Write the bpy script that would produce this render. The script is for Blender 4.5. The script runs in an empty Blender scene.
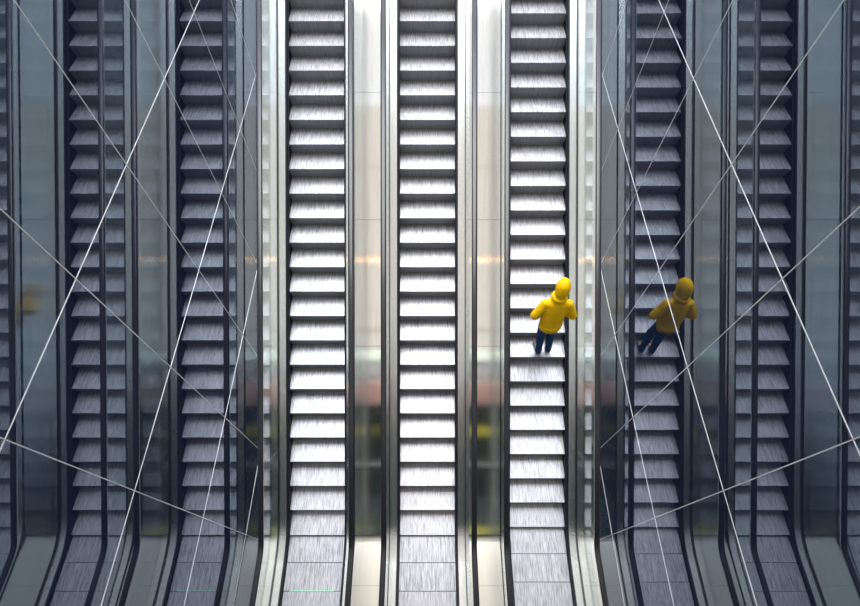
import bpy, bmesh, math, random
from mathutils import Vector, Matrix
random.seed(7)
C = bpy.context.scene.collection
S = bpy.context.scene

# ------------------------------------------------------------------ calibration
TH = math.radians(32.0)              # slope of the escalators
VT = math.radians(31.3)              # camera direction measured from straight down
DIST, FPX = 9.67, 500.0
ST, CT = math.sin(TH), math.cos(TH)
YK = -3.865; ZK = YK*math.tan(TH)     # where the slope meets the lower landing
R = 1.5; TL = R*math.tan(TH/2)
YA, YB = -6.4, 7.2                   # lower / upper end of what is built
PITCH = 2.132                        # distance between escalators
WALLX = 3.21
XO = -.03                            # the escalators sit a little left of the walls' middle
HALF = .54                           # half tread width

# ------------------------------------------------------------------ materials
def newmat(name):
    m = bpy.data.materials.new(name); m.use_nodes = True
    nt = m.node_tree; nt.nodes.clear()
    out = nt.nodes.new('ShaderNodeOutputMaterial')
    return m, nt, out

def pbr(name, col, rough=.5, metal=0., noise=0., nscale=(8,8,8), bump=0., spec=.5, rnoise=0., rand=False, coat=0., aniso=0.):
    m, nt, out = newmat(name)
    b = nt.nodes.new('ShaderNodeBsdfPrincipled')
    b.inputs['Base Color'].default_value = (*col, 1); b.inputs['Roughness'].default_value = rough
    b.inputs['Metallic'].default_value = metal; b.inputs['Specular IOR Level'].default_value = spec
    b.inputs['Coat Weight'].default_value = coat
    nt.links.new(b.outputs[0], out.inputs[0])
    if aniso:                              # brushed lengthwise: highlights spread across the strip
        b.inputs['Anisotropic'].default_value = aniso
        cx = nt.nodes.new('ShaderNodeCombineXYZ'); cx.inputs[0].default_value = 1.
        nt.links.new(cx.outputs[0], b.inputs['Tangent'])
    if noise or bump or rnoise:
        tc = nt.nodes.new('ShaderNodeTexCoord'); mp = nt.nodes.new('ShaderNodeMapping')
        mp.inputs['Scale'].default_value = nscale
        nt.links.new(tc.outputs['Object'], mp.inputs[0])
        if rand:
            oi = nt.nodes.new('ShaderNodeObjectInfo'); mu = nt.nodes.new('ShaderNodeMath'); mu.operation = 'MULTIPLY'
            mu.inputs[1].default_value = 57.; nt.links.new(oi.outputs['Random'], mu.inputs[0])
            nt.links.new(mu.outputs[0], mp.inputs['Location'])
        n = nt.nodes.new('ShaderNodeTexNoise'); n.inputs['Scale'].default_value = 1.
        n.inputs['Detail'].default_value = 5.; n.inputs['Roughness'].default_value = .65
        nt.links.new(mp.outputs[0], n.inputs['Vector'])
        if noise:
            r = nt.nodes.new('ShaderNodeValToRGB')
            r.color_ramp.elements[0].position = .32; r.color_ramp.elements[1].position = .62
            r.color_ramp.elements[0].color = (*[c*(1-noise) for c in col], 1)
            r.color_ramp.elements[1].color = (*[min(1, c*(1+noise*.35)) for c in col], 1)
            nt.links.new(n.outputs['Fac'], r.inputs[0]); nt.links.new(r.outputs[0], b.inputs['Base Color'])
        if bump:
            bp = nt.nodes.new('ShaderNodeBump'); bp.inputs['Strength'].default_value = bump; bp.inputs['Distance'].default_value = .01
            nt.links.new(n.outputs['Fac'], bp.inputs['Height']); nt.links.new(bp.outputs[0], b.inputs['Normal'])
        if rnoise:
            mr = nt.nodes.new('ShaderNodeMapRange'); mr.inputs['To Min'].default_value = rough-rnoise; mr.inputs['To Max'].default_value = rough+rnoise
            nt.links.new(n.outputs['Fac'], mr.inputs[0]); nt.links.new(mr.outputs[0], b.inputs['Roughness'])
    return m

def glossy_sheet(name, base, gcol, k, fres=1.0, rough=0.0, wav=0.0):
    """dark reflective glass: opaque backing colour under a mirror-like coat"""
    m, nt, out = newmat(name)
    d = nt.nodes.new('ShaderNodeBsdfDiffuse'); d.inputs[0].default_value = (*base, 1)
    g = nt.nodes.new('ShaderNodeBsdfGlossy'); g.inputs[0].default_value = (*gcol, 1); g.inputs['Roughness'].default_value = rough
    fr = nt.nodes.new('ShaderNodeFresnel'); fr.inputs[0].default_value = 1.5
    ma = nt.nodes.new('ShaderNodeMath'); ma.operation = 'MULTIPLY_ADD'; ma.use_clamp = True
    ma.inputs[1].default_value = fres; ma.inputs[2].default_value = k
    nt.links.new(fr.outputs[0], ma.inputs[0])
    mx = nt.nodes.new('ShaderNodeMixShader')
    nt.links.new(ma.outputs[0], mx.inputs[0]); nt.links.new(d.outputs[0], mx.inputs[1]); nt.links.new(g.outputs[0], mx.inputs[2])
    nt.links.new(mx.outputs[0], out.inputs[0])
    if wav:
        tc = nt.nodes.new('ShaderNodeTexCoord'); n = nt.nodes.new('ShaderNodeTexNoise'); n.inputs['Scale'].default_value = .8
        n.inputs['Detail'].default_value = 1.
        nt.links.new(tc.outputs['Object'], n.inputs['Vector'])
        bp = nt.nodes.new('ShaderNodeBump'); bp.inputs['Strength'].default_value = wav; bp.inputs['Distance'].default_value = .01
        nt.links.new(n.outputs['Fac'], bp.inputs['Height']); nt.links.new(bp.outputs[0], g.inputs['Normal'])
    return m

def sheet_fresnel(nt):
    """reflectance of a glass surface, the same from both of its sides"""
    ge = nt.nodes.new('ShaderNodeNewGeometry'); mu = nt.nodes.new('ShaderNodeMath'); mu.operation = 'MULTIPLY_ADD'
    mu.inputs[1].default_value = 1/1.5-1.5; mu.inputs[2].default_value = 1.5
    nt.links.new(ge.outputs['Backfacing'], mu.inputs[0])
    fr = nt.nodes.new('ShaderNodeFresnel'); nt.links.new(mu.outputs[0], fr.inputs['IOR'])
    return fr

def clear_glass(name, tint, boost=0.0):
    m, nt, out = newmat(name)
    t = nt.nodes.new('ShaderNodeBsdfTransparent'); t.inputs[0].default_value = (*tint, 1)
    g = nt.nodes.new('ShaderNodeBsdfGlossy'); g.inputs[0].default_value = (.92, .97, 1, 1); g.inputs['Roughness'].default_value = 0.
    fr = sheet_fresnel(nt)
    ma = nt.nodes.new('ShaderNodeMath'); ma.operation = 'ADD'; ma.use_clamp = True; ma.inputs[1].default_value = boost
    nt.links.new(fr.outputs[0], ma.inputs[0])
    mx = nt.nodes.new('ShaderNodeMixShader')
    nt.links.new(ma.outputs[0], mx.inputs[0]); nt.links.new(t.outputs[0], mx.inputs[1]); nt.links.new(g.outputs[0], mx.inputs[2])
    nt.links.new(mx.outputs[0], out.inputs[0])
    return m

def emit(name, col, s):
    m, nt, out = newmat(name)
    e = nt.nodes.new('ShaderNodeEmission'); e.inputs[0].default_value = (*col, 1); e.inputs[1].default_value = s
    nt.links.new(e.outputs[0], out.inputs[0]); return m

def wall_glass(name, tint, gcol, k, fres):
    m, nt, out = newmat(name)
    t = nt.nodes.new('ShaderNodeBsdfTransparent'); t.inputs[0].default_value = (*tint, 1)
    g = nt.nodes.new('ShaderNodeBsdfGlossy'); g.inputs[0].default_value = (*gcol, 1); g.inputs['Roughness'].default_value = 0.
    fr = sheet_fresnel(nt)
    ma = nt.nodes.new('ShaderNodeMath'); ma.operation = 'MULTIPLY_ADD'; ma.use_clamp = True
    ma.inputs[1].default_value = fres; ma.inputs[2].default_value = k
    nt.links.new(fr.outputs[0], ma.inputs[0])
    mx = nt.nodes.new('ShaderNodeMixShader')
    nt.links.new(ma.outputs[0], mx.inputs[0]); nt.links.new(t.outputs[0], mx.inputs[1]); nt.links.new(g.outputs[0], mx.inputs[2])
    nt.links.new(mx.outputs[0], out.inputs[0]); return m

M = dict(
    tread=pbr('ribbed aluminium tread', (.44,.435,.47), .42, .48, noise=.62, nscale=(75,4.5,3), rnoise=.08, rand=True),
    riser=pbr('ribbed aluminium riser', (.35,.36,.40), .45, .4, noise=.35, nscale=(90,3,3), rand=True),
    skirt=pbr('dark coated skirt', (.006,.008,.020), .4, 0., spec=.2),
    brush=pbr('black brush', (.010,.010,.014), .8),
    inner=pbr('brushed steel inner deck', (.74,.74,.73), .27, 1., noise=.05, nscale=(40,1,1)),
    deck=pbr('polished steel decking', (.86,.84,.81), .13, 1., noise=.06, nscale=(14,.8,1), rnoise=.02, aniso=1.),
    landing=pbr('satin steel landing decking', (.64,.61,.56), .30, 1., noise=.05, nscale=(30,1,1)),
    rubber=pbr('black handrail rubber', (.010,.010,.014), .3, 0., spec=.4, coat=.1),
    rail=pbr('pale handrail track', (.62,.60,.56), .5, .2),
    trim=pbr('dark gasket', (.012,.014,.025), .4, .2),
    glass=clear_glass('balustrade glass', (.95,.985,.98), .0),
    mirror=wall_glass('coated wall glass', (.88,.91,.92), (.79,.86,1.0), .235, .55),
    joint=pbr('pale silicone joint', (.72,.72,.70), .35, .3),
    plate=pbr('steel comb plate', (.45,.45,.46), .35, .9, noise=.2, nscale=(60,60,3)),
    floor=pbr('grey stone floor', (.32,.32,.33), .35, 0., noise=.2, nscale=(2,2,2)),
    hood=pbr('yellow hoodie cotton', (.86,.50,.002), .75, 0., noise=.12, nscale=(9,9,9), bump=.4, spec=.2),
    cord=pbr('pale cord', (.75,.70,.5), .7),
    jeans=pbr('blue denim', (.022,.065,.17), .85, 0., noise=.45, nscale=(18,18,9), bump=.4, spec=.15),
    skin=pbr('skin', (.52,.31,.22), .5, 0., spec=.4),
    hair=pbr('dark hair', (.02,.014,.01), .6),
    shoe=pbr('grey shoe fabric', (.12,.11,.12), .7, 0., noise=.2, nscale=(40,40,40)),
    sole=pbr('pale rubber sole', (.62,.60,.58), .6),
    eye=pbr('eye white', (.8,.8,.78), .3), iris=pbr('dark iris', (.03,.02,.015), .3), lip=pbr('lip', (.42,.16,.13), .5),
    green=emit('green step gap light', (.03,1,.42), 1.8),
    lampw=emit('warm lamp tube', (1,.62,.32), 9.),
    ceilpanel=emit('luminous ceiling sheet', (1,.94,.86), .95),  # glow added to a plain cream ceiling
    beam=pbr('grey painted beam', (.30,.33,.34), .5),
    facgrey=pbr('green grey facade panel', (.30,.35,.33), .5),
    facdark=pbr('dark facade panel', (.07,.085,.10), .4),
    facglass=glossy_sheet('dark facade glazing', (.007,.014,.013), (.8,1,.95), .0, .3),
    terra=pbr('terracotta louvre', (.86,.60,.55), .7),
    terra2=pbr('pale louvre backing', (.93,.88,.85), .7),
    yellow=pbr('yellow hoarding', (.75,.66,.02), .5),
    white=pbr('white facade slab', (.75,.76,.74), .6),
)

# ------------------------------------------------------------------ helpers
def obj(name, bm, m, parent=None, smooth=False, bevel=0):
    bmesh.ops.recalc_face_normals(bm, faces=bm.faces[:])
    me = bpy.data.meshes.new(name); bm.to_mesh(me); bm.free()
    me.materials.append(m)
    if smooth:
        for p in me.polygons: p.use_smooth = True
    o = bpy.data.objects.new(name, me); C.objects.link(o)
    if parent: o.parent = parent
    if bevel:
        b = o.modifiers.new('bevel', 'BEVEL'); b.width = bevel; b.segments = 2
    return o

def thing(name, label, cat, loc=(0,0,0), group=None):
    o = bpy.data.objects.new(name, None); C.objects.link(o); o.location = loc
    o.empty_display_size = .2
    o['label'] = label; o['category'] = cat
    if group: o['group'] = group
    return o

def struct(name, bm, m, smooth=False):
    o = obj(name, bm, m, None, smooth); o['kind'] = 'structure'; return o

def box(bm, x0,x1,y0,y1,z0,z1):
    v = [bm.verts.new((x,y,z)) for z in (z0,z1) for y in (y0,y1) for x in (x0,x1)]
    for f in ((0,1,3,2),(4,6,7,5),(0,4,5,1),(2,3,7,6),(0,2,6,4),(1,5,7,3)):
        bm.faces.new([v[i] for i in f])
    return bm

def B(*a):
    bm = bmesh.new(); box(bm, *a); return bm

def track(y, n=0.0, R=1.5):
    """point (y, z) on the curve offset by n from the nose line; y is the base curve's y"""
    TL = R*math.tan(TH/2)
    if y <= YK-TL: return (y, ZK+n)
    cy, cz = YK-TL, ZK+R
    yb = cy + R*ST
    if y < yb:
        s = (y-cy)/R; c = math.sqrt(1-s*s)
        return (cy+(R-n)*s, cz-(R-n)*c)
    return (y - n*ST, (y)*math.tan(TH) + n*CT)

def chain(s, R=1.5):
    """height line position of a step nose at arc length s along its chain (s = 0 at the origin on the slope)"""
    TL = R*math.tan(TH/2); yb = YK-TL+R*ST; sb = yb/CT
    if s >= sb: y = s*CT
    elif s >= sb-R*TH: y = YK-TL+R*math.sin(TH-(sb-s)/R)
    else: y = YK-TL-(sb-R*TH-s)
    return track(y, 0, R)

def ysamples(ya, yb, R=1.5):
    s = {ya, yb}
    TL = R*math.tan(TH/2); a0, a1 = YK-TL, YK-TL+R*ST
    for i in range(13):
        v = a0+(a1-a0)*i/12
        if ya < v < yb: s.add(v)
    return sorted(s)

def sweep(bm, prof, ya, yb, x=0.0, closed=True, R=1.5):
    """extrude a cross-section [(x, n)] along the track between ya and yb"""
    rings = []
    for y in ysamples(ya, yb, R):
        ring = []
        for (px, n) in prof:
            q = track(y, n, R); ring.append(bm.verts.new((x+px, q[0], q[1])))
        rings.append(ring)
    k = len(prof)
    for a, b in zip(rings, rings[1:]):
        for i in range(k if closed else k-1):
            j = (i+1) % k
            bm.faces.new((a[i], a[j], b[j], b[i]))
    if closed:
        bm.faces.new(rings[0]); bm.faces.new(rings[-1][::-1])
    return rings

def rect(x0,x1,n0,n1): return [(x0,n0),(x1,n0),(x1,n1),(x0,n1)]

# ------------------------------------------------------------------ escalator
def step_meshes():
    bm = bmesh.new()
    h = HALF
    # ribbed tread: shallow lengthwise grooves, nose bar, sunken lip at the back
    box(bm, -h, h, .006, .457, -.03, 0)
    for k in range(54):                      # cleats
        x = -h+.012 + k*(2*h-.024)/53
        box(bm, x-.0045, x+.0045, .010, .457, -.004, .005)
    box(bm, -h, h, -.004, .010, -.022, .0052)
    tread = bm
    bm = bmesh.new()                         # curved riser
    pr = [(-.001,-.012),(.004,-.05),(.012,-.10),(.022,-.16),(.034,-.22),(.042,-.262)]
    a = [[bm.verts.new((x, y, z)) for y, z in pr] for x in (-h, h)]
    b = [[bm.verts.new((x, y+.02, z)) for y, z in pr] for x in (-h, h)]
    n = len(pr)
    for i in range(n-1):
        bm.faces.new((a[0][i], a[1][i], a[1][i+1], a[0][i+1]))
        bm.faces.new((b[0][i+1], b[1][i+1], b[1][i], b[0][i]))
        bm.faces.new((a[0][i], a[0][i+1], b[0][i+1], b[0][i]))
        bm.faces.new((a[1][i+1], a[1][i], b[1][i], b[1][i+1]))
    bm.faces.new((a[0][0], b[0][0], b[1][0], a[1][0])); bm.faces.new((a[0][-1], a[1][-1], b[1][-1], b[0][-1]))
    for k in range(54):
        x = -h+.012 + k*(2*h-.024)/53
        for i in range(n-1):
            (y0,z0),(y1,z1) = pr[i], pr[i+1]
            v = [bm.verts.new(p) for p in ((x-.005,y0,z0),(x+.005,y0,z0),(x+.005,y1,z1),(x-.005,y1,z1),
                                           (x-.005,y0-.005,z0),(x+.005,y0-.005,z0),(x+.005,y1-.005,z1),(x-.005,y1-.005,z1))]
            for f in ((4,5,6,7),(0,4,7,3),(1,2,6,5)): bm.faces.new([v[q] for q in f])
    return tread, bm

def rail_prof(w, h0, h1, cx, r=.5):
    pts = []
    for i in range(14):
        a = 2*math.pi*i/14
        ca, sa = math.cos(a), math.sin(a)
        pts.append((cx + w/2*math.copysign(abs(ca)**.75, ca), (h0+h1)/2 + (h1-h0)/2*math.copysign(abs(sa)**.8, sa)))
    return pts

CP = .4717                                   # step chain pitch
HN = 1.045                                   # handrail height measured square to the slope
GX = .728
def make_escalator(x, phase, label, glow):
    root = thing('escalator', label, 'escalator', (x, YA, ZK), 'moving escalators side by side in the hall')
    inv = Vector((-x, -YA, -ZK))
    def put(name, bm, m, **k):
        o = obj(name, bm, m, root, **k); o.location = inv; return o     # meshes below are written in place, x included
    # steps
    first = None
    sk = phase/CT; ys = []
    while chain(sk-CP)[0] > YA+.32: sk -= CP
    while chain(sk)[0] < YB-.3: ys.append(chain(sk)); sk += CP
    for i, (y, z) in enumerate(ys):
        if make_escalator.proto is None:
            t, r = step_meshes()
            s = obj('step', t, M['tread']); rr = obj('riser', r, M['riser'], s)
            s['label'] = 'ribbed aluminium step tread'; rr['label'] = 'darker ribbed step riser'
            make_escalator.proto = (s, rr)
        else:
            s0, r0 = make_escalator.proto
            s = s0.copy(); C.objects.link(s); rr = r0.copy(); C.objects.link(rr); rr.parent = s
        s.parent = root; s.location = Vector((x, y, z)) + inv
    # green demarcation light under the flat steps
    if glow:
        gy = [q[0] for q in ys if q[0] < YK-.80]
        if gy:
            q = max(gy)
            o = put('step_gap_light', B(x+glow[0], x+glow[1], q-.0088, q-.0045, ZK-.012, ZK+.0075), M['green']); o['label'] = 'thin green light between two steps'
    for s in (-1, 1):
        def P(*p): return [(s*a, n) for a, n in p]
        bm = bmesh.new(); sweep(bm, P((HALF+.006,-.34),(HALF+.022,-.34),(HALF+.022,.075),(HALF+.006,.075)), YA, YB, x); put('skirt_panel', bm, M['skirt'])
        bm = bmesh.new(); sweep(bm, P((HALF-.012,.012),(HALF+.006,.004),(HALF+.006,.028),(HALF-.010,.020)), YA, YB, x); put('skirt_brush', bm, M['brush'])
        bm = bmesh.new(); sweep(bm, P((HALF+.022,.05),(HALF+.044,.070),(HALF+.044,.086),(HALF+.020,.082)), YA, YB, x); put('skirt_cap', bm, M['trim'])
        bm = bmesh.new(); sweep(bm, P((HALF+.044,.070),(GX-.012,.070),(GX-.012,.084),(HALF+.044,.084)), YA, YB, x); o = put('inner_deck', bm, M['inner']); o['label'] = 'brushed steel strip between skirt and glass'
        bm = bmesh.new(); sweep(bm, P((GX-.012,.06),(GX+.012,.06),(GX+.012,.120),(GX-.012,.120)), YA, YB, x); put('glass_clamp', bm, M['trim'])
        # glass panes with narrow joints
        cuts = [YA, -4.42, -2.40, -.40, 1.6, 3.6, 5.6, YB]
        for a, b in zip(cuts, cuts[1:]):
            bm = bmesh.new(); sweep(bm, P((GX-.006,.120),(GX+.006,.120),(GX+.006,HN-.055),(GX-.006,HN-.055)), a+.004, b-.004, x)
            o = put('balustrade_glass', bm, M['glass']); o['label'] = 'clear green tinted glass balustrade pane'
        ho = s*.785-XO
        bm = bmesh.new(); sweep(bm, [(ho-.040,HN-.050),(ho+.040,HN-.050),(ho+.036,HN-.020),(ho-.036,HN-.020)], YA, YB, x); put('handrail_track', bm, M['rail'])
        bm = bmesh.new(); sweep(bm, rail_prof(.098, HN-.028, HN+.022, ho), YA, YB, x)
        o = put('handrail', bm, M['rubber'], smooth=True)
        # rounded newel end of the handrail at the lower landing
        bm = bmesh.new(); rings = []
        rr_ = .42; hz = track(YA, HN-.003)[1]
        for i in range(17):
            a = math.pi*i/16
            cy, cz = YA, hz-rr_
            ring = []
            for (px, n) in rail_prof(.098, -.025, .025, ho):
                rad = rr_+n
                ring.append(bm.verts.new((x+px, cy-rad*math.sin(a), cz+rad*math.cos(a))))
            rings.append(ring)
        for a_, b_ in zip(rings, rings[1:]):
            for i in range(14): bm.faces.new((a_[i], a_[(i+1)%14], b_[(i+1)%14], b_[i]))
        bm.faces.new(rings[-1]); bm.faces.new(rings[0][::-1])
        put('handrail_return', bm, M['rubber'], smooth=True)
    # comb plate
    put('comb_plate', B(x-HALF-.02, x+HALF+.02, YA-.75, YA+.30, ZK-.05, ZK+.004), M['plate'])
    return root
make_escalator.proto = None

make_escalator(-PITCH+XO, .192, 'left of the three real escalators, its lowest flat step edged with a green light', (-.42, .40))
make_escalator(XO, .192, 'middle escalator, empty, between the two polished steel decking strips', None)
make_escalator(PITCH+XO, .318, 'right escalator carrying the person in the yellow hoodie', (-.2, .1))

# ------------------------------------------------------------------ decking between the balustrades
def make_decking(x0, x1, label, stops):
    root = thing('decking', label, 'decking', ((x0+x1)/2, YA, ZK), 'steel decking strips beside the escalators')
    inv = -Vector(((x0+x1)/2, YA, ZK))
    for a, b in zip(stops, stops[1:]):
        low = b <= YK+.12
        bm = bmesh.new(); sweep(bm, rect(x0, x1, .085, .108), a+.002, b-.002, R=.35)
        o = obj('deck_panel', bm, M['landing' if low else 'deck'], root); o.location = inv
        if low: o['label'] = 'satin steel panel on the level landing'
    bm = bmesh.new(); sweep(bm, rect(x0, x1, .04, .082), YA, YB, R=.35)
    o = obj('deck_backing', bm, M['trim'], root); o.location = inv
    return root
ST_ = [YA, -4.69, -3.78, -2.72, -.70, 1.35, 3.4, 5.4, YB]
g = GX+.014
make_decking(-WALLX+.005, -PITCH+XO-g, 'narrow steel decking strip between left escalator and left glass wall', ST_)
make_decking(-PITCH+XO+g, XO-g, 'polished steel decking between left and middle escalators', ST_)
make_decking(XO+g, PITCH+XO-g, 'polished steel decking between middle and right escalators, reflecting a yellow patch', ST_)
make_decking(PITCH+XO+g, WALLX-.005, 'narrow steel decking strip between right escalator and right glass wall', ST_)

# ------------------------------------------------------------------ reflective glass walls with joints
Z0, Z1 = -2.7, 6.8
VY = [-3.94-1.465*2, -3.94-1.465] + [-3.94+1.465*i for i in range(9)]
HZ = [-1.34, .60, 2.54, 4.49, 6.44]
nt_ = 0
for side, s in (('left', -1), ('right', 1)):
    a, b = sorted((s*WALLX, s*(WALLX+.12)))
    bm = bmesh.new()                       # one pane-thick sheet, coated on the inner face
    v = [bm.verts.new((s*WALLX, y, z)) for y, z in ((-8.6, Z0), (8.6, Z0), (8.6, Z1), (-8.6, Z1))]; bm.faces.new(v)
    w = struct('wall_'+side, bm, M['mirror'])
    xa, xb = sorted((s*(WALLX-.0015), s*(WALLX+.004)))
    for y in VY:
        nt_ += 1; struct('trim_%d' % nt_, B(xa, xb, y-.0046, y+.0046, Z0, Z1), M['joint'])
    xa, xb = sorted((s*(WALLX-.0015), s*(WALLX+.004)))
    for z in HZ:
        h = .0046 if z > 4 else .0034 if z > 2 else .0018
        nt_ += 1; struct('trim_%d' % nt_, B(xa, xb, -8.6, 8.6, z-h, z+h), M['joint'])

# ------------------------------------------------------------------ floors
struct('floor', B(-9, 9, -13.3, YA-.75, ZK-.25, ZK+.0), M['floor'])
fl = bmesh.new()
for x0, x1 in ((-WALLX, XO-PITCH-HALF-.02), (XO-PITCH+HALF+.02, XO-HALF-.02), (XO+HALF+.02, XO+PITCH-HALF-.02), (XO+PITCH+HALF+.02, WALLX)):
    box(fl, x0, x1, YA-.75, YA, ZK-.25, ZK)
struct('floor_landing', fl, M['floor']).name = 'floor.001'
zt = track(YB)[1]
struct('floor.002', B(-WALLX, WALLX, YB, 12, zt-.3, zt+.02), M['floor'])

# ------------------------------------------------------------------ the hall overhead and the building across it (seen in the steel)
struct('ceiling', B(-12, 12, -13.2, .5, 15.4, 15.7), M['white'])
t = thing('luminous_ceiling', 'cream glowing ceiling sheet high over the lower landing', 'ceiling light', (0, -6, 15.4))  # ceiling given an added glow, else it would reflect too dark
for i in range(5):
    y0 = -13.1+i*2.72
    o = obj('light_panel', B(-11.9, 11.9, y0, y0+2.66, 15.36, 15.4), M['ceilpanel'], t); o.location = (0, 6, -15.4)
t = thing('ceiling_lamp', 'long warm tube lamp hung below the glowing ceiling', 'lamp', (0, -7.0, 15.1))
o = obj('lamp_tube', B(-9, 9, -.02, .02, -.04, 0), M['lampw'], t)
o = obj('lamp_housing', B(-9, 9, -.02, .02, 0, .26), M['beam'], t)
FY = -13.3
struct('wall_front', B(-12, 12, FY-.4, FY, ZK-.2, 15.7), M['facdark'])
t = thing('wall_washer', 'long trough lamp washing the upper building front across the hall', 'lamp', (0, FY+1.6, 15.3))  # made-up fill, added to brighten the upper facade bands
o = obj('lamp_trough', B(-11.9, 11.9, -.05, .05, 0, .06), M['white'], t)
al = bpy.data.lights.new('trough_lamp', 'AREA'); al.shape = 'RECTANGLE'; al.size = 23; al.size_y = .2; al.energy = 700; al.color = (1,.96,.9)  # area light of the added fill, turned away from the decking
ao = bpy.data.objects.new('trough_lamp', al); C.objects.link(ao); ao.parent = t; ao.location = (0, -.13, 0); ao.rotation_euler = (math.radians(-72), 0, 0)
struct('trim_100', B(-12, 12, FY, FY+.12, 14.42, 15.36), M['facgrey'])
struct('trim_101', B(-12, 12, FY, FY+.05, 10.9, 12.7), M['terra2'])
for i in range(7):
    nt_ += 1; struct('trim_%d' % (nt_), B(-12, 12, FY+.05, FY+.16, 10.95+i*.25, 10.95+i*.25+.10), M['terra'])
wn = 0
for z0, z1 in ((7.2, 10.8), (4.2, 7.0), (.9, 4.0)):
    for i in range(8):
        wn += 1
        struct('window_%d' % wn, B(-12+i*3+.06, -12+i*3+2.94, FY, FY+.08, z0, z1), M['facglass'])
nt_ += 1; struct('trim_%d' % nt_, B(-12, 12, FY, FY+.14, 7.05, 7.15), M['white'])
for a, b, z0, z1 in ((1.2, 5.2, 8.75, 9.35), (-6.5, -3.4, 8.75, 9.3), (1.2, 5.4, 3.55, 4.0), (-6.4, -3.3, 3.5, 4.0)):
    nt_ += 1; struct('trim_%d' % nt_, B(a, b, FY+.08, FY+.13, z0, z1), M['yellow'])

# ------------------------------------------------------------------ the person
def skin(name, chains, m, parent, sub=2, root_i=0, vox=.012, sm=8):
    """chains: list of [(co, radius), ...]; equal coordinates are welded; one continuous surface"""
    verts, rad, edges, idx = [], [], [], {}
    def vid(co, r):
        k = tuple(round(c, 4) for c in co)
        if k not in idx:
            idx[k] = len(verts); verts.append(co); rad.append(r if isinstance(r, tuple) else (r, r))
        return idx[k]
    for ch in chains:
        ids = [vid(*p) for p in ch]
        edges += list(zip(ids, ids[1:]))
    me = bpy.data.meshes.new(name); me.from_pydata(verts, edges, [])
    o = bpy.data.objects.new(name, me); C.objects.link(o)
    o.modifiers.new('skin', 'SKIN').use_smooth_shade = True
    if not me.skin_vertices:
        bpy.context.view_layer.objects.active = o; o.select_set(True)
        bpy.ops.mesh.customdata_skin_add()
    for i, r in enumerate(rad): me.skin_vertices[0].data[i].radius = r; me.skin_vertices[0].data[i].use_root = (i == root_i)
    s = o.modifiers.new('sub', 'SUBSURF'); s.levels = sub; s.render_levels = sub
    rm = o.modifiers.new('remesh', 'REMESH'); rm.mode = 'VOXEL'; rm.voxel_size = vox
    sh = o.modifiers.new('smooth', 'SMOOTH'); sh.factor = .5; sh.iterations = sm
    dg = bpy.context.evaluated_depsgraph_get()
    me2 = bpy.data.meshes.new_from_object(o.evaluated_get(dg)); me2.name = name
    bpy.data.objects.remove(o)
    me2.materials.clear(); me2.materials.append(m)
    for p in me2.polygons: p.use_smooth = True
    o2 = bpy.data.objects.new(name, me2); C.objects.link(o2); o2.parent = parent
    return o2

def garment(name, chains, m, parent, vox=.011, sm=6):
    """cloth over the limbs: overlapping closed sleeves fused into one continuous surface"""
    bm = bmesh.new()
    for ch in chains:
        P = [Vector(c) for c, _ in ch]; Rr = [q if isinstance(q, tuple) else (q, q) for _, q in ch]
        # resample smoothly
        pts = []
        for i in range(len(P)-1):
            for k in range(5):
                t = k/5; pts.append((P[i].lerp(P[i+1], t), Rr[i][0]*(1-t)+Rr[i+1][0]*t, Rr[i][1]*(1-t)+Rr[i+1][1]*t))
        pts.append((P[-1], *Rr[-1])); rings = []
        for i, (c, a, b) in enumerate(pts):
            d = (pts[min(i+1, len(pts)-1)][0]-pts[max(i-1, 0)][0]).normalized()
            ref = Vector((1,0,0)) if abs(d.x) < .8 else Vector((0,1,0))
            e1 = (ref-d*ref.dot(d)).normalized(); e2 = d.cross(e1)
            rings.append([bm.verts.new(c+e1*a*math.cos(q*math.tau/20)+e2*b*math.sin(q*math.tau/20)) for q in range(20)])
        for u, v in zip(rings, rings[1:]):
            for q in range(20): bm.faces.new((u[q], u[(q+1)%20], v[(q+1)%20], v[q]))
        bm.faces.new(rings[0][::-1]); bm.faces.new(rings[-1])
    for ch in chains:
        c, q = ch[0]
        if isinstance(q, float): bmesh.ops.create_icosphere(bm, subdivisions=3, radius=q, matrix=Matrix.Translation(c))
        for c, q in ch[1:-1]:
            if isinstance(q, float): bmesh.ops.create_icosphere(bm, subdivisions=3, radius=q*.99, matrix=Matrix.Translation(c))
    me = bpy.data.meshes.new(name); bm.to_mesh(me); bm.free()
    o = bpy.data.objects.new(name, me); C.objects.link(o)
    rm = o.modifiers.new('remesh', 'REMESH'); rm.mode = 'VOXEL'; rm.voxel_size = vox
    sh = o.modifiers.new('smooth', 'SMOOTH'); sh.factor = .5; sh.iterations = sm
    dg = bpy.context.evaluated_depsgraph_get()
    me2 = bpy.data.meshes.new_from_object(o.evaluated_get(dg)); me2.name = name
    bpy.data.objects.remove(o)
    me2.materials.clear(); me2.materials.append(m)
    for p in me2.polygons: p.use_smooth = True
    o2 = bpy.data.objects.new(name, me2); C.objects.link(o2); o2.parent = parent
    return o2

def ellipsoid(bm, c, r, rot=None, seg=20, rings=14, shape=None):
    mat = Matrix.Translation(c) @ (rot or Matrix()) @ Matrix.Diagonal((*r, 1))
    g = bmesh.ops.create_uvsphere(bm, u_segments=seg, v_segments=rings, radius=1.0)
    for v in g['verts']:
        if shape: v.co = shape(v.co.copy())
        v.co = mat @ v.co
    return g['verts']

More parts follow.
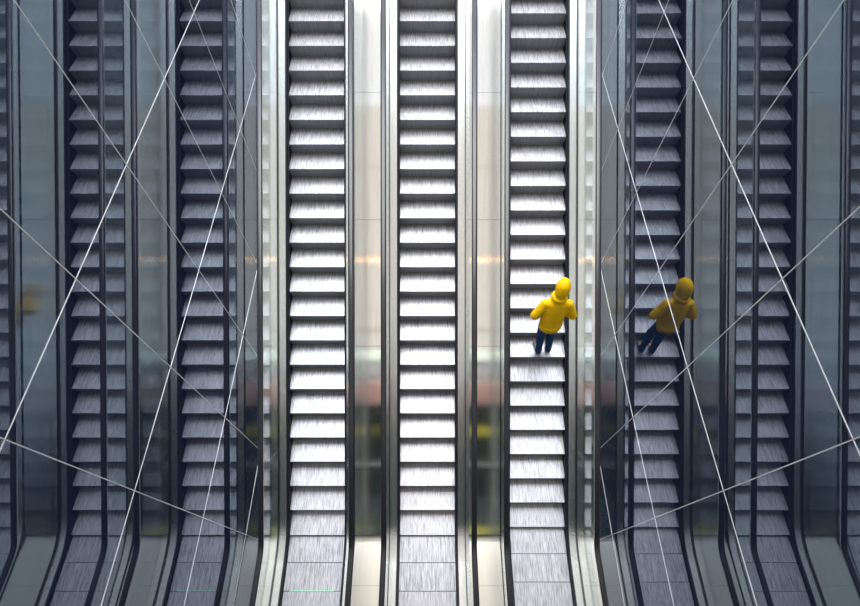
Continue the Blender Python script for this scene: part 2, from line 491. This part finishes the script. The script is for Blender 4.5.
# the step he stands on: nose at phase y
def step_at(phase, y):
    k = math.floor((y-phase)/.4); q = phase+.4*k; return q, track(q)[1]
sy, sz = step_at(.318, -.80)
px, py, pz = 2.215, sy+.17, sz+.0055
man = thing('person', 'person in a yellow hooded top and blue jeans standing on the right escalator', 'person', (px, py, pz))
V = Vector
FL, FR = (-.10, -.02), (.09, .015)     # feet
hipz = 1.02
pel = (-.05, .00, hipz); waist = (-.05, .03, 1.20); chest = (-.045, .08, 1.45); neck0 = (-.03, .13, 1.66); neck1 = (-.02, .16, 1.74); headc = (-.005, .20, 1.90)
hL = (-.15, .00, .98); hR = (.05, .00, .98)
kL = (-.13, .05, .55); kR = (.06, .07, .55)
aL = (FL[0], FL[1]-.05, .11); aR = (FR[0], FR[1]-.05, .11)
shL = (-.235, .10, 1.53); shR = (.165, .09, 1.54)
elL = (-.375, .02, 1.27); elR = (.285, .03, 1.25)
wrL = (-.20, .20, 1.12); wrR = (.12, .20, 1.12)
def lerp(a, b, t): return tuple(a[i]+(b[i]-a[i])*t for i in range(3))
body_ch = [
    [(pel, (.135,.10)), (waist, (.125,.095)), (chest, (.15,.11)), (neck0, .07), (neck1, .058), (headc, (.078,.095))],
    [(pel, (.135,.10)), (hL, .088), (lerp(hL,kL,.5), .075), (kL, .055), (lerp(kL,aL,.35), .054), (aL, .034)],
    [(pel, (.135,.10)), (hR, .088), (lerp(hR,kR,.5), .075), (kR, .055), (lerp(kR,aR,.35), .054), (aR, .034)],
    [(chest, (.15,.11)), (shL, .045), (lerp(shL,elL,.5), .046), (elL, .037), (lerp(elL,wrL,.4), .036), (wrL, .025)],
    [(chest, (.15,.11)), (shR, .045), (lerp(shR,elR,.5), .046), (elR, .037), (lerp(elR,wrR,.4), .036), (wrR, .025)],
    [(aL, .034), ((aL[0], aL[1]+.10, .055), .032), ((aL[0], aL[1]+.17, .042), .026)],
    [(aR, .034), ((aR[0], aR[1]+.10, .055), .032), ((aR[0], aR[1]+.17, .042), .026)],
]
# hands: palm, four fingers, thumb, meeting in the front pouch
for s, w in ((-1, wrL), (1, wrR)):
    d = V((-s*.75, .35, -.12)).normalized(); up = V((0, .25, 1)).normalized()
    pc = V(w)+d*.055
    body_ch.append([(w, .025), (tuple(pc), (.030,.018))])
    for k, (o_, L) in enumerate(((-.030,.055),(-.010,.066),(.010,.070),(.030,.062))):
        base = pc+d*.035+up*o_
        body_ch.append([(tuple(pc), (.030,.018)), (tuple(base), .0095), (tuple(base+d*L*.5+V((0,.004,0))), .0085), (tuple(base+d*L*.8+V((0,-.012,0))), .008), (tuple(base+d*L+V((0,-.03,0))), .007)])
    tb = V(w)+d*.025+up*.024
    body_ch.append([(w, .025), (tuple(tb), .012), (tuple(tb+d*.025+up*.022), .010), (tuple(tb+d*.052+up*.026), .0085)])
body = skin('body', body_ch, M['skin'], man, vox=.0055, sm=3)
# jeans
def leg(h, k, a):
    return [(h, .108), (lerp(h,k,.45), .094), (k, .076), (lerp(k,a,.4), .073), (lerp(k,a,.8), .062), ((a[0], a[1]-.005, a[2]-.055), .066)]
garment('jeans', [[((-.05,.02,1.12), (.15,.12)), (pel, (.15,.12))], [(pel, (.15,.12))]+leg(hL,kL,aL), [(pel, (.15,.12))]+leg(hR,kR,aR)], M['jeans'], man)
# hoodie: body and sleeves in one surface
top = garment('hoodie', [
    [((-.05,.0,.95), (.190,.150)), ((-.05,.01,1.06), (.200,.16)), (waist, (.198,.155)), ((-.05,.055,1.33), (.203,.155)), (chest, (.205,.15)), ((-.042,.10,1.55), (.185,.135)), ((-.035,.12,1.61), (.135,.115)), ((-.03,.135,1.67), (.10,.095)), ((-.03,.14,1.72), (.085,.085))],
    [((-.06,.09,1.55), .085), (shL, .080), (lerp(shL,elL,.5), .082), (elL, .080), (lerp(elL,wrL,.45), .068), (lerp(elL,wrL,.90), .050)],
    [((-.02,.09,1.55), .085), (shR, .080), (lerp(shR,elR,.5), .082), (elR, .080), (lerp(elR,wrR,.45), .068), (lerp(elR,wrR,.90), .050)],
], M['hood'], man)
# hem band
bm = bmesh.new()
for rr_, hh in ((0, 0),):
    rings = []
    for (z, y, a, b) in ((.90, .0, .180, .142), (.91, .0, .196, .156), (.97, .0, .204, .163), (1.04, .0, .205, .162), (1.06, .0, .19, .15)):
        rings.append([bm.verts.new((-.05+a*math.cos(q*math.tau/28), y+b*math.sin(q*math.tau/28), z)) for q in range(28)])
    for u, v in zip(rings, rings[1:]):
        for q in range(28): bm.faces.new((u[q], u[(q+1)%28], v[(q+1)%28], v[q]))
    bm.faces.new(rings[0]); bm.faces.new(rings[-1])
obj('hem_band', bm, M['hood'], top, smooth=True)
# pouch pocket on the front
bm = bmesh.new(); ellipsoid(bm, (-.045, .165, 1.14), (.18, .09, .11)); obj('pouch', bm, M['hood'], top, smooth=True)
# hood: shell open at the face
hr = Matrix.Rotation(math.radians(-16), 4, 'Z') @ Matrix.Rotation(math.radians(-20), 4, 'X')
bm = bmesh.new()
def hshape(c):
    if c.z < -.35: c.x *= 1+.30*(-c.z-.35)**1.2; c.y = c.y*(1+.3*(-c.z-.35))-.10*(-c.z-.35)
    elif c.z < 0: c.x *= 1-.05*math.sin(math.pi*-c.z/.35)
    if c.z > .2 and c.y < 0: c.y *= 1.06; c.z *= 1.04
    return c
ellipsoid(bm, V(headc)+V((0,-.02,-.015)), (.124,.156,.20), hr, 24, 18, hshape)
fw = hr @ V((0,1,-.12))
dele = [v for v in bm.verts if (v.co-V(headc)).normalized().dot(fw.normalized()) > .80]
bmesh.ops.delete(bm, geom=dele, context='VERTS')
hood = obj('hood', bm, M['hood'], top, smooth=True)
so = hood.modifiers.new('thick', 'SOLIDIFY'); so.thickness = .012; so.offset = -1
hood.modifiers.new('sub', 'SUBSURF').levels = 1
# rolled hood base over the shoulders
bm = bmesh.new(); rings = []
cc = V((-.03,.135,1.70))
for i in range(24):
    a = i*math.tau/24
    cen = cc+V((.098*math.cos(a), .095*math.sin(a), -.02*math.sin(a)+ .01))
    ra = .040 + .014*max(0, -math.sin(a))
    e1 = V((math.cos(a), math.sin(a), 0))
    rings.append([bm.verts.new(cen+e1*ra*math.cos(b*math.tau/10)+V((0,0,1))*ra*math.sin(b*math.tau/10)) for b in range(10)])
for i in range(24):
    u, v = rings[i], rings[(i+1)%24]
    for b in range(10): bm.faces.new((u[b], u[(b+1)%10], v[(b+1)%10], v[b]))
obj('collar_fold', bm, M['hood'], top, smooth=True)
hb = [n for n in M['hood'].node_tree.nodes if n.type == 'BUMP'][0]; hb.inputs['Distance'].default_value = .03; hb.inputs['Strength'].default_value = .55
for s in (-1, 1):                              # drawstrings
    bm = bmesh.new(); bmesh.ops.create_cone(bm, cap_ends=True, segments=8, radius1=.004, radius2=.004, depth=.18,
        matrix=Matrix.Translation((-.04+s*.045, .235, 1.52)) @ Matrix.Rotation(math.radians(-20), 4, 'X')); obj('drawstring', bm, M['cord'], top)
# seams at the cuffs
for w, e in ((wrL, elL), (wrR, elR)):
    d = (V(w)-V(e)).normalized(); q = d.to_track_quat('Z', 'Y').to_matrix().to_4x4()
    bm = bmesh.new(); bmesh.ops.create_cone(bm, cap_ends=True, segments=18, radius1=.046, radius2=.038, depth=.055, matrix=Matrix.Translation(V(w)-d*.02) @ q)
    obj('cuff', bm, M['hood'], top, smooth=True)
# face features
def onface(x, z, y=.0): return V(headc) + (hr @ V((x, y, z)))
for s in (-1, 1):
    bm = bmesh.new(); ellipsoid(bm, onface(s*.032, .008, .083), (.013,.010,.009), hr, 12, 8); e = obj('eye', bm, M['eye'], man, smooth=True)
    bm = bmesh.new(); ellipsoid(bm, onface(s*.032, .008, .092), (.006,.004,.006), hr, 10, 6); obj('iris', bm, M['iris'], e, smooth=True)
    bm = bmesh.new(); ellipsoid(bm, onface(s*.079, -.005, .0), (.012,.022,.032), hr, 12, 8); obj('ear', bm, M['skin'], man, smooth=True)
bm = bmesh.new(); ellipsoid(bm, onface(0, -.020, .090), (.010,.016,.019), hr, 12, 8); obj('nose', bm, M['skin'], man, smooth=True)
bm = bmesh.new(); ellipsoid(bm, onface(0, -.055, .084), (.024,.010,.007), hr, 12, 8); obj('mouth', bm, M['lip'], man, smooth=True)
bm = bmesh.new(); ellipsoid(bm, onface(0, .035, -.012), (.088,.098,.085), hr, 20, 12); obj('hair', bm, M['hair'], man, smooth=True)
# shoes
def shoe(a, yaw):
    t = Matrix.Translation((a[0], a[1]-.05, 0)) @ Matrix.Rotation(yaw, 4, 'Z')
    bm = bmesh.new(); rings = []
    for (y, w, h) in ((-.045,.030,.085),(-.02,.046,.105),(.04,.050,.108),(.09,.048,.085),(.15,.053,.062),(.20,.050,.050),(.235,.034,.040)):
        ring = []
        for q in range(12):
            b = q*math.tau/12; ring.append(bm.verts.new(t @ V((w*math.cos(b), y, .022+(h-.022)*max(0, math.sin(b))**.8))))
        rings.append(ring)
    for u, v in zip(rings, rings[1:]):
        for q in range(12): bm.faces.new((u[q], u[(q+1)%12], v[(q+1)%12], v[q]))
    bm.faces.new(rings[0]); bm.faces.new(rings[-1])
    o = obj('shoe', bm, M['shoe'], man, smooth=True)
    bm = bmesh.new(); outl = []
    for z in (0.0, .026):
        outl.append([bm.verts.new(t @ V((.056*math.copysign(abs(math.sin(q*math.tau/20))**.8, math.sin(q*math.tau/20)), .095-.152*math.cos(q*math.tau/20), z))) for q in range(20)])
    for q in range(20): bm.faces.new((outl[0][q], outl[0][(q+1)%20], outl[1][(q+1)%20], outl[1][q]))
    bm.faces.new(outl[0]); bm.faces.new(outl[1])
    obj('sole', bm, M['sole'], o)
    bm = bmesh.new()
    for k in range(4):
        g_ = bmesh.ops.create_cone(bm, cap_ends=True, segments=6, radius1=.004, radius2=.004, depth=.05,
            matrix=t @ Matrix.Translation((0, .07+k*.022, .092-.007*k)) @ Matrix.Rotation(math.pi/2, 4, 'Y'))
    obj('laces', bm, M['sole'], o)
shoe((aL[0], aL[1]+.03, 0), math.radians(10)); shoe((aR[0], aR[1]+.03, 0), math.radians(-8))

# ------------------------------------------------------------------ light
w = bpy.data.worlds.new('World'); S.world = w; w.use_nodes = True
nt = w.node_tree; nt.nodes.clear()
out = nt.nodes.new('ShaderNodeOutputWorld'); bg = nt.nodes.new('ShaderNodeBackground')
tc = nt.nodes.new('ShaderNodeTexCoord'); sp = nt.nodes.new('ShaderNodeSeparateXYZ'); rp = nt.nodes.new('ShaderNodeValToRGB')
nt.links.new(tc.outputs['Generated'], sp.inputs[0]); nt.links.new(sp.outputs['Z'], rp.inputs[0])
e = rp.color_ramp.elements
e[0].position = .0; e[0].color = (.006,.009,.020,1)
e[1].position = 1.; e[1].color = (.95,.97,1,1)
x = e.new(.12); x.color = (.20,.22,.26,1)
x = e.new(.45); x.color = (.52,.57,.68,1)
x = e.new(.8); x.color = (.92,.95,1,1)
dp = nt.nodes.new('ShaderNodeVectorMath'); dp.operation = 'DOT_PRODUCT'           # brighter part of the clouded sky, uphill
dp.inputs[1].default_value = (0, math.cos(math.radians(47)), math.sin(math.radians(47)))
nt.links.new(tc.outputs['Generated'], dp.inputs[0])
mr = nt.nodes.new('ShaderNodeMapRange'); mr.interpolation_type = 'SMOOTHSTEP'
mr.inputs['From Min'].default_value = .74; mr.inputs['From Max'].default_value = .97; mr.inputs['To Min'].default_value = 1.; mr.inputs['To Max'].default_value = 5.
nt.links.new(dp.outputs['Value'], mr.inputs[0])
vs = nt.nodes.new('ShaderNodeVectorMath'); vs.operation = 'SCALE'
nt.links.new(rp.outputs[0], vs.inputs[0]); nt.links.new(mr.outputs[0], vs.inputs['Scale'])
nt.links.new(vs.outputs[0], bg.inputs[0]); bg.inputs[1].default_value = 1.2
nt.links.new(bg.outputs[0], out.inputs[0])
sun = bpy.data.lights.new('sun', 'SUN'); sun.energy = 3.8; sun.angle = math.radians(46); sun.color = (1,.985,.96)
so = bpy.data.objects.new('sun', sun); C.objects.link(so)
d = V((0.06, -math.cos(math.radians(69)), -math.sin(math.radians(69))))
so.rotation_euler = d.to_track_quat('-Z', 'Y').to_euler()

# ------------------------------------------------------------------ camera
cam = bpy.data.cameras.new('camera'); cam.sensor_width = 36; cam.lens = 36*FPX/860
cam.shift_x = 1/860; cam.clip_end = 200
co = bpy.data.objects.new('camera', cam); C.objects.link(co)
co.location = (0, -DIST*math.sin(VT), DIST*math.cos(VT)); co.rotation_euler = (VT, 0, 0)
S.camera = co
K = .4/CP                                    # bring the whole place to true metres (step pitch 0.40 m)
bpy.context.view_layer.update()
for o in list(S.objects):
    if o.parent is None:
        o.location = o.location*K
        if o.type in ('MESH', 'EMPTY'): o.scale = (K, K, K)
S.view_settings.view_transform = 'Standard'; S.view_settings.look = 'None'; S.view_settings.gamma = 1
S.view_settings.exposure = 0.0; S.view_settings.use_curve_mapping = False
S.cycles.max_bounces = 20; S.cycles.transparent_max_bounces = 32; S.cycles.glossy_bounces = 16
